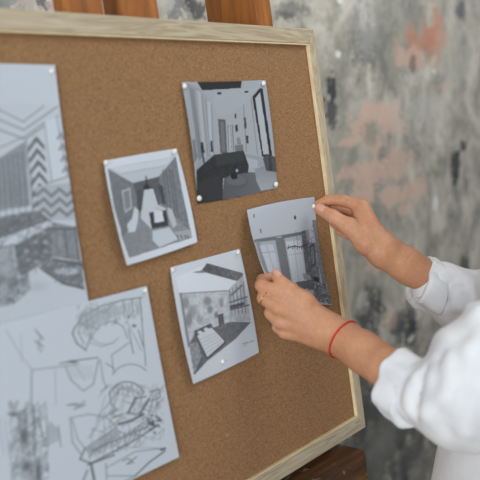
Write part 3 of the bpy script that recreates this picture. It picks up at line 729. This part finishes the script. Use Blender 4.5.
# ---- right arm and hand (pinching a pin with thumb and index finger)
g = Grid((.085, -.085, .88), (.40, .16, 1.06), .0016)
W2 = cam(384, 252, .957); EL2 = cam(540, 346, 1.0)
ki, km, kr, kl = cam(362, 206.5, .974), cam(363, 214, .990), cam(362, 222, 1.003), cam(361, 230, 1.012)
pal = nrm(cam(352, 232, .965) - cam(372, 222, .975))      # palm direction, down-left
uB = nrm(EL2 - W2)
w2 = [W2 + (ki - kl) * f_ for f_ in (.13, .04, -.05, -.14)]
for a, b, ra, rb in zip(w2, (ki, km, kr, kl), (.0105, .011, .0105, .0100), (.0105, .0102, .0095, .0088)):
    g.cone(a, ra, b, rb, .012)
for a, b in zip(w2, (ki, km, kr, kl)):
    g.cone(a + pal * .005, .010, b + pal * .007 + (a - b) * .12, .0095, .012)
finA = sub_like(g)
t2 = [cam(366, 243, .954), cam(349.5, 226.5, .955), cam(333, 216.5, .962), cam(319.5, 209.3, .973)]
g.cone(w2[0], .0100, t2[0], .0125, .010); g.cone(t2[0], .0130, t2[1], .0115, .010)
g.cone(t2[0], .012, km + pal * .004, .009, .014)
finger(finA, t2[1:], [.0110, .0094, .0078], .004)
finA.cone(t2[0], .0125, t2[1], .0110, .006)
fiB = sub_like(g); finger(fiB, [ki, cam(343.5, 200.5, .976), cam(328, 200, .982), cam(317.5, 204.5, .984)], [.0098, .0078, .0070, .0062], .004)
fmB = sub_like(g); finger(fmB, [km, cam(339.5, 206.5, .993), cam(332.5, 209.5, .992), cam(337, 216, .985)], [.0100, .0083, .0075, .0066])
frB = sub_like(g); finger(frB, [kr, cam(340, 214, 1.010), cam(335, 223, 1.010), cam(345, 230, 1.0)], [.0095, .008, .0072, .0064])
flB = sub_like(g); finger(flB, [kl, cam(343, 224, 1.020), cam(340, 231, 1.016), cam(348, 236, 1.006)], [.0088, .0072, .0065, .0058])
for q in (fmB, frB, flB): fiB.D = Grid.smin(fiB.D, q.D, .0012)
g.merge(finA, .004); g.merge(fiB, .0035)
nB = nrm(np.cross(uB, np.cross(pal, uB)))
g.cone(W2, .0205, W2 + uB * .035, .0205, .008, flat=(nrm(np.cross(uB, pal)), 1.0))
g.cone((km + kr) / 2 + (W2 - km) * .5 + pal * .004, .0160, W2, .0175, .012)
g.cone(W2 + (km - W2) * .3 + pal * .003, .0175, W2 + uB * .05, .0205, .014); g.cone(W2 + uB * .035, .0205, W2 + uB * .14, .0262, .012); g.cone(W2 + uB * .14, .0300, W2 + uB * .22, .034, .012)
for k, wq in zip((ki, km), w2):
    g.cone(k - pal * .004, .0062, k - pal * .003 + (wq - k) * .10, .0052, .006)
VR, QR = g.mesh(); VR = relax(VR, QR, 5)

# ---- rest of the body
UP = R.T @ np.array([0, 0, 1.]); SL = np.array([.375, -.02, .715]); SR = np.array([.545, -.05, 1.03])
C0 = (SL + SR) / 2; SD = SL - SR; SD = nrm(SD - UP * (SD @ UP)); FW = nrm(np.cross(SD, UP))
if FW[0] > 0: FW = -FW
zC = float((R @ C0 + CAM)[2])
def B(f_, s_, u_): return C0 + FW * f_ + SD * s_ + UP * u_      # forward, to her left, up from shoulder line
AX = np.stack([FW, SD, UP])
lo = np.minimum.reduce([B(.4, 0, -zC), B(-.3, 0, .4), B(0, .4, 0), B(0, -.4, 0), EL]) - .06
hi = np.maximum.reduce([B(.4, 0, -zC), B(-.3, 0, .4), B(0, .4, 0), B(0, -.4, 0), EL]) + .06
g = Grid(lo, hi, .0085)
g.ell(B(.02, 0, -.12), (.10, .145, .19), AX, .04); g.ell(B(.01, 0, -.34), (.09, .125, .16), AX, .05); g.ell(B(0, 0, -.50), (.105, .165, .13), AX, .05)
g.cone(SL, .045, SR, .045, .04); g.cone(B(.0, 0, .0), .05, B(.03, 0, .12), .046, .03)
g.cone(SL, .044, EL, .036, .02); g.cone(EL, .036, MF + nrm(EL - MF) * .07, .026, .010)
g.cone(SR, .044, EL2, .036, .02); g.cone(EL2, .036, W2 + uB * .17, .031, .015)
for sg in (1, -1):
    g.cone(B(0, .085 * sg, -.52), .085, B(.02, .09 * sg, -.90), .052, .03); g.cone(B(.02, .09 * sg, -.90), .052, B(-.01, .09 * sg, -zC + .09), .034, .02)
    g.cone(B(-.03, .09 * sg, -zC + .045), .032, B(.12, .10 * sg, -zC + .03), .026, .02)
HC = B(.045, 0, .235); HX = np.stack([nrm(FW - UP * .15), SD, nrm(UP + FW * .15)])
def Hd(f_, s_, u_): return HC + HX[0] * f_ + HX[1] * s_ + HX[2] * u_
g2 = Grid(HC - .15, HC + .15, .0032)
g2.ell(HC, (.092, .072, .105), HX, .01); g2.ell(Hd(.03, 0, -.055), (.058, .052, .062), HX, .03)
g2.cone(Hd(.088, 0, .012), .007, Hd(.108, 0, -.022), .011, .012); g2.cone(B(.0, 0, .05), .046, B(.025, 0, .16), .046, .03)
for sg in (1, -1):
    g2.ell(Hd(.085, .03 * sg, .012), (.016, .018, .013), HX, .006, sub=True)
    g2.ell(Hd(-.003, .074 * sg, -.005), (.016, .009, .030), HX, .006)
g2.cone(Hd(.084, .02, -.056), .007, Hd(.084, -.02, -.056), .007, .006)
VB, QB = g.mesh(); VH, QH = g2.mesh(); VB = relax(VB, QB, 2); VH = relax(VH, QH, 2)
def join(parts):
    V, Q, n = [], [], 0
    for v, q in parts: V.append(v); Q.append(q + n); n += len(v)
    return np.concatenate(V), np.concatenate(Q)
root = c2w(B(0, 0, -zC)[None])[0]; root[2] = 0
person = empty('person', tuple(root), 'person in a loose white shirt with rolled sleeves, pinning a picture up', 'person')
def body_part(name, VQ, mat, label=None, parent=None, flip=True):
    V, Q = VQ; Q = Q[:, ::-1] if flip else Q
    o = link(name, mesh_from(name, c2w(V), Q), mat, parent or person, smooth=True)
    if label: o['label'] = label
    return o
FLIP = np.linalg.det(R) < 0
body = body_part('body', join([(VL, QL), (VR, QR), (VB, QB), (VH, QH)]), SKIN, flip=FLIP)

# ---- shirt
def folds(V, Q, amp, seed, dirs, freq):
    n = np.cross(V[Q[:, 2]] - V[Q[:, 0]], V[Q[:, 3]] - V[Q[:, 1]]); N = np.zeros_like(V)
    for i in range(4): np.add.at(N, Q[:, i], n)
    N /= np.linalg.norm(N, axis=1)[:, None] + 1e-12
    a = V @ unit(dirs[0]); b = V @ unit(dirs[1]); c = V @ unit(np.cross(dirs[0], dirs[1]))
    w = .022 * np.sin(b * 31 + seed) + .018 * np.sin(c * 37 + 2 * seed) + .01 * np.sin(b * 71 + c * 53)
    h = np.sin((a + w) * freq) * .6 + .4 * np.sin((a * .7 + b * .5 + w * 1.6) * freq * 1.63 + 1.3)
    h = np.sign(h) * np.abs(h) ** .8
    m = .5 + .5 * np.sin(b * 19 + c * 23 + seed * 3)
    return V + N * (amp * h * m)[:, None]
lo = np.minimum.reduce([B(.25, 0, -.70), B(-.2, 0, .12), B(0, .3, 0), B(0, -.3, 0), MF, W2]) - .05
hi = np.maximum.reduce([B(.25, 0, -.70), B(-.2, 0, .12), B(0, .3, 0), B(0, -.3, 0), EL]) + .07
g = Grid(lo, hi, .0045)
g.ell(B(.02, 0, -.16), (.135, .185, .22), AX, .04); g.ell(B(.05, 0, -.38), (.155, .175, .22), AX, .06); g.ell(B(.05, 0, -.54), (.175, .21, .20), AX, .06)
g.cone(SL, .066, SR, .066, .05); g.cone(B(0, 0, .0), .07, B(.02, 0, .06), .058, .03)
uC = nrm(nrm(EL - MF) + uA); CL = MF + uC * .024 + UP * -.003                                  # cuff starts here on the left arm
CR = W2 + uB * .062
s1 = CL + uC * .03; dwn = -UP
g.cone(s1 + dwn * .002, .036, EL - dwn * .020, .044, .02); g.cone(EL - dwn * .022, .046, SL, .070, .03); g.cone(s1 + UP * .004 + uC * .05, .038, EL + UP * .05, .055, .03)
g.cone(CR + uB * .025 + dwn * .008, .034, EL2 + dwn * .012, .050, .02); g.cone(EL2, .050, SR, .066, .03); g.cone(CR + uB * .045 + UP * .006, .030, EL2 + UP * .030, .046, .02)
g.cone(CR + uB * .05 + dwn * .022, .022, EL2 + dwn * .045, .022, .016)
g.cone(MF - uC * .03, .0305, s1 - uC * .034, .0305, .002, sub=True)
def surf(px, py):
    for d in np.arange(.5, 1.25, .002):
        q = np.round((cam(px, py, d) - g.lo) / g.h).astype(int)
        if (q >= 0).all() and (q < g.n).all() and g.D[tuple(q)] < 0: return cam(px, py, d)
    return None
def crease(pts, w=.0045, ridge=.006):
    P = []
    for a, b in zip(pts[:-1], pts[1:]):
        for t in np.linspace(0, 1, 5): P.append((a[0] + (b[0] - a[0]) * t, a[1] + (b[1] - a[1]) * t))
    Q3 = [surf(*p) for p in P]; Q4 = [surf(p[0] + 7, p[1] + 3) for p in P]
    for k, (a, b) in enumerate(zip(Q3[:-1], Q3[1:])):
        if a is None or b is None or abs(a[2] - b[2]) > .03: continue
        f = math.sin(math.pi * (k + .7) / len(P)); g.cone(a, w * f, b, w * f, .010, sub=True)
    for k, (a, b) in enumerate(zip(Q4[:-1], Q4[1:])):
        if a is None or b is None or abs(a[2] - b[2]) > .03: continue
        f = math.sin(math.pi * (k + .7) / len(P)); g.cone(a + [0, 0, ridge * .6], ridge * f, b + [0, 0, ridge * .6], ridge * f, .012)
for c_ in ([(427, 360), (412, 378), (404, 398), (408, 414)], [(440, 362), (430, 378), (426, 400), (434, 430)], [(457, 342), (447, 362), (448, 400), (456, 440)],
           [(474, 380), (463, 410), (460, 436)], [(476, 330), (466, 350), (464, 372)], [(418, 424), (424, 408), (440, 392)],
           [(459, 275), (452, 291), (446, 306)], [(447, 300), (460, 303), (478, 309)], [(464, 282), (479, 279)]): crease(c_)
# open hem
x, y, z = g.pts((slice(None),) * 3); hem = -((x - C0[0]) * UP[0] + (y - C0[1]) * UP[1] + (z - C0[2]) * UP[2]) - .66
g.D = np.maximum(g.D, hem)
VS, QS = g.mesh(); VS = relax(VS, QS, 4)
VS = folds(VS, QS, .0028, 1.7, (nrm(uC + UP * .5), np.cross(uC, UP)), 120)
VS = relax(VS, QS, 1)
shirt = body_part('shirt', (VS, QS), COTTON, 'loose white cotton shirt', flip=FLIP)
def cuff(c, u, ctr_off, r_in, r_out, L, seed, tilt, name='rolled_cuff'):
    """a rolled band: ring section swept round an off-centre loop with uneven folds"""
    u = nrm(u); a1 = nrm(UP - u * (UP @ u)); a2 = np.cross(u, a1); n, ns = 96, 20
    V = []; 
    for i in range(n):
        th_ = 2 * math.pi * i / n
        rr = np.array([math.cos(th_), math.sin(th_)])
        low = max(0, -rr[0])
        R0 = r_out + .0025 * math.sin(3 * th_ + seed) + .0015 * math.sin(7 * th_ + seed * 2)
        for j in range(ns):
            q = 2 * math.pi * j / ns; ca, sa = math.cos(q), math.sin(q)
            th_k = .0030 + .0012 * math.sin(5 * th_ + seed) ** 2 + .003 * low
            ax_ = np.sign(ca) * abs(ca) ** .4 * (L / 2) * (1 + .12 * math.sin(2 * th_ + seed)); ra_ = np.sign(sa) * abs(sa) ** .5 * th_k
            rad = R0 + ra_ + .0012 * math.sin(ax_ * 400 + 4 * th_)
            V.append(c + u * (ax_ + tilt * rr[0] * rad + .004 * math.sin(2 * th_ + seed)) + (a1 * rr[0] + a2 * rr[1]) * rad + a1 * ctr_off)
    Q = []
    for i in range(n):
        for j in range(ns):
            k, l = (i + 1) % n, (j + 1) % ns; Q.append((i * ns + j, k * ns + j, k * ns + l, i * ns + l))
    o = link(name, mesh_from(name, c2w(np.array(V)), np.array(Q)), COTTON, shirt, smooth=True)
    o.parent = shirt; o.matrix_parent_inverse = Matrix.Identity(4); return o
shirt_parent_fix = []
cuff(CL + uC * .012, uC, -.004, .034, .0335, .036, 1.0, -.11)
cuff(CR + uB * .021, uB, -.0070, .028, .0312, .036, 2.4, -.12)

# ---- hair, trousers, shoes, bracelet, ring, nails, eyes
g = Grid(HC - .24, HC + .2, .006)
g.ell(Hd(-.014, 0, .02), (.098, .086, .108), HX, .01); g.ell(Hd(.075, 0, -.045), (.07, .058, .085), HX, .015, sub=True)
g.ell(Hd(-.085, 0, -.02), (.045, .055, .05), HX, .02)
VQ = g.mesh(); HAIR = m_oak('brown_hair', (36, 24, 16), (62, 42, 28), (88, 62, 42)); body_part('hair', VQ, HAIR, flip=FLIP)
cc = np.array([B(f_, q_, u_) for f_ in (-.2, .22) for q_ in (-.3, .3) for u_ in (-zC, -.36)]); lo, hi = cc.min(0), cc.max(0)
g = Grid(lo, hi, .0085)
g.ell(B(0, 0, -.50), (.122, .180, .14), AX, .03)
for sg in (1, -1):
    g.cone(B(0, .085 * sg, -.54), .104, B(.02, .09 * sg, -.90), .072, .02); g.cone(B(.02, .09 * sg, -.90), .072, B(-.01, .09 * sg, -zC + .10), .062, .02)
VQ = g.mesh(); body_part('trousers', (relax(VQ[0], VQ[1], 2), VQ[1]), m_cloth('beige_cotton', (176, 164, 144), (196, 184, 164)), flip=FLIP)
for sg in (1, -1):
    c = B(.04, .095 * sg, -zC + .045); g = Grid(c - .2, c + .2, .006)
    g.cone(B(-.04, .09 * sg, -zC + .05), .040, B(.14, .10 * sg, -zC + .038), .034, .02)
    x, y, z = g.pts((slice(None),) * 3); g.D = np.maximum(g.D, -((x - C0[0]) * UP[0] + (y - C0[1]) * UP[1] + (z - C0[2]) * UP[2]) - zC + .002)
    body_part('shoe', g.mesh(), m_plain('white_leather', (210, 208, 202), .5), flip=FLIP)
def ring_on(V, c, u, n=48, grow=.0006, rmax=.045):
    """closed loop hugging the limb surface in the plane through c across u"""
    u = nrm(u); a1 = nrm(np.cross(u, [0, 0, 1.])); a2 = np.cross(u, a1)
    d = V - c; m = (np.abs(d @ u) < .003) & (np.linalg.norm(d, axis=1) < rmax); d = d[m]
    ang = np.arctan2(d @ a2, d @ a1); rad = np.hypot(d @ a1, d @ a2); pts = []
    for i in range(n):
        t = -math.pi + 2 * math.pi * i / n; w = np.abs((ang - t + math.pi) % (2 * math.pi) - math.pi) < .22
        rr = rad[w].mean() if w.any() else rad.mean()
        pts.append(c + (a1 * math.cos(t) + a2 * math.sin(t)) * (rr + grow))
    return np.array(pts)
bp = ring_on(VL, cam(344, 338, .860), nrm(uA * [1, 1, .45]), 64, .0008)
RED = m_plain('red_thread', (196, 44, 34), .7, 0, 14)
m = MB(); m.tube([tuple(p) for p in c2w(bp)], .00125, 8, True); b_ = m.build('bracelet', RED, person, smooth=True); b_['label'] = 'thin red thread round the left wrist'
ra_, rb_ = k_m, cam(263.5, 298, .880); rc = ra_ + (rb_ - ra_) * .90
rp = ring_on(VL, rc, rb_ - ra_, 40, .0003, .013)
m = MB(); m.tube([tuple(p) for p in c2w(rp)], .0008, 8, True); b_ = m.build('ring', m_plain('gold', (212, 170, 96), .25, 1), person, smooth=True); b_['label'] = 'thin gold ring on the middle finger'
NAIL = m_plain('nail', (204, 152, 132), .28, 0, 6)
def nail(c, along, out, w=.0052, l=.0068):
    along = nrm(along); out = nrm(out - along * (out @ along)); sd = np.cross(along, out); V = []; n = 12
    Q = []
    for i in range(n):
        for j in range(n):
            a = (i / (n - 1) * 2 - 1); b = (j / (n - 1) * 2 - 1)
            q = 1 - .28 * a * a if a > 0 else 1 - .1 * a * a
            V.append(c + along * a * l + sd * b * w * q + out * (.0006 - .0026 * b * b - .0006 * a * a))
    for i in range(n - 1):
        for j in range(n - 1): Q.append((i * n + j, (i + 1) * n + j, (i + 1) * n + j + 1, i * n + j + 1))
    o = link('fingernail', mesh_from('fingernail', c2w(np.array(V)), np.array(Q)), NAIL, person, smooth=True)
    md = o.modifiers.new('t', 'SOLIDIFY'); md.thickness = .0005
viewdir = lambda p: -unit(p)
al = t2[3] - t2[2]; ou = nrm(viewdir(t2[3]) + np.array([-.1, -.75, 0])); nail(t2[3] - nrm(al) * .0025 + nrm(ou - nrm(al) * (ou @ nrm(al))) * .0081, al, ou, .0056, .0068)
al = th[3] - th[2]; ou = nrm(viewdir(th[3]) + np.array([.5, -.9, 0])); nail(th[3] + nrm(ou - nrm(al) * (ou @ nrm(al))) * .0069, al, ou, .0048, .006)
for sg in (1, -1):
    m = MB(); q = Matrix.Translation(Vector(c2w(Hd(.071, .03 * sg, .012)[None])[0]))
    m.lathe([(.0005, -.0115)] + [(.0115 * math.cos(a), .0115 * math.sin(a)) for a in np.linspace(-1.4, 1.4, 9)] + [(.0005, .0115)], q, 16); m.build('eye', PIN, person, smooth=True)
# pin between thumb and index finger
pc = c2w(cam(313.3, 206.2, .9745)[None])[0]
q = Vector(tow).to_track_quat('Z', 'Y').to_matrix().to_4x4()
m = MB(); m.lathe([(.0026, 0), (.0029, .0005), (.0028, .0014), (.0022, .0024), (.0010, .0030)], q, 20); m.lathe([(.0003, -.004), (.0005, .0002)], q, 8)
o = m.build('push_pin', PIN, smooth=True); o.location = pc; tag(o, 'white pin pinched between the right thumb and forefinger at the held picture', 'push pin')

# ------------------------------------------------------------------ light
sc.world = bpy.data.worlds.new('world'); sc.world.use_nodes = True
bg = sc.world.node_tree.nodes['Background']; bg.inputs[0].default_value = (.88, .94, 1.0, 1); bg.inputs[1].default_value = .34
def area(name, loc, target, sx, sy, power, col):
    L_ = bpy.data.lights.new(name, 'AREA'); L_.shape = 'RECTANGLE'; L_.size = sx; L_.size_y = sy; L_.energy = power; L_.color = col
    o = bpy.data.objects.new(name, L_); COL.objects.link(o); o.location = loc
    o.rotation_euler = (Vector(target) - Vector(loc)).to_track_quat('-Z', 'Y').to_euler(); return o
area('window_daylight', (-3.05, -1.4, 1.75), (-.2, 0, 1.3), 2.8, 1.9, 92, (.93, .97, 1.0))
area('overhead_fill', (.7, -.8, 2.95), (.4, .3, 1.2), 1.0, 1.0, 22, (1.0, .97, .92))  # added fill from overhead to brighten the wall and arms, no fixture

# ------------------------------------------------------------------ camera
cd = bpy.data.cameras.new('camera'); co = bpy.data.objects.new('camera', cd); COL.objects.link(co)
cd.sensor_fit = 'HORIZONTAL'; cd.sensor_width = 36; cd.lens = F / 480 * 36; cd.clip_start = .05
M3 = np.stack([R[:, 0], -R[:, 1], -R[:, 2]], 1); M4 = Matrix(M3.tolist()).to_4x4(); M4.translation = Vector(CAM)
co.matrix_world = M4
cd.dof.use_dof = True; cd.dof.focus_distance = 1.01; cd.dof.aperture_fstop = 4.0
sc.camera = co
sc.view_settings.view_transform = 'Standard'; sc.view_settings.look = 'None'; sc.view_settings.gamma = 1; sc.view_settings.exposure = 0
sc.view_settings.use_curve_mapping = False
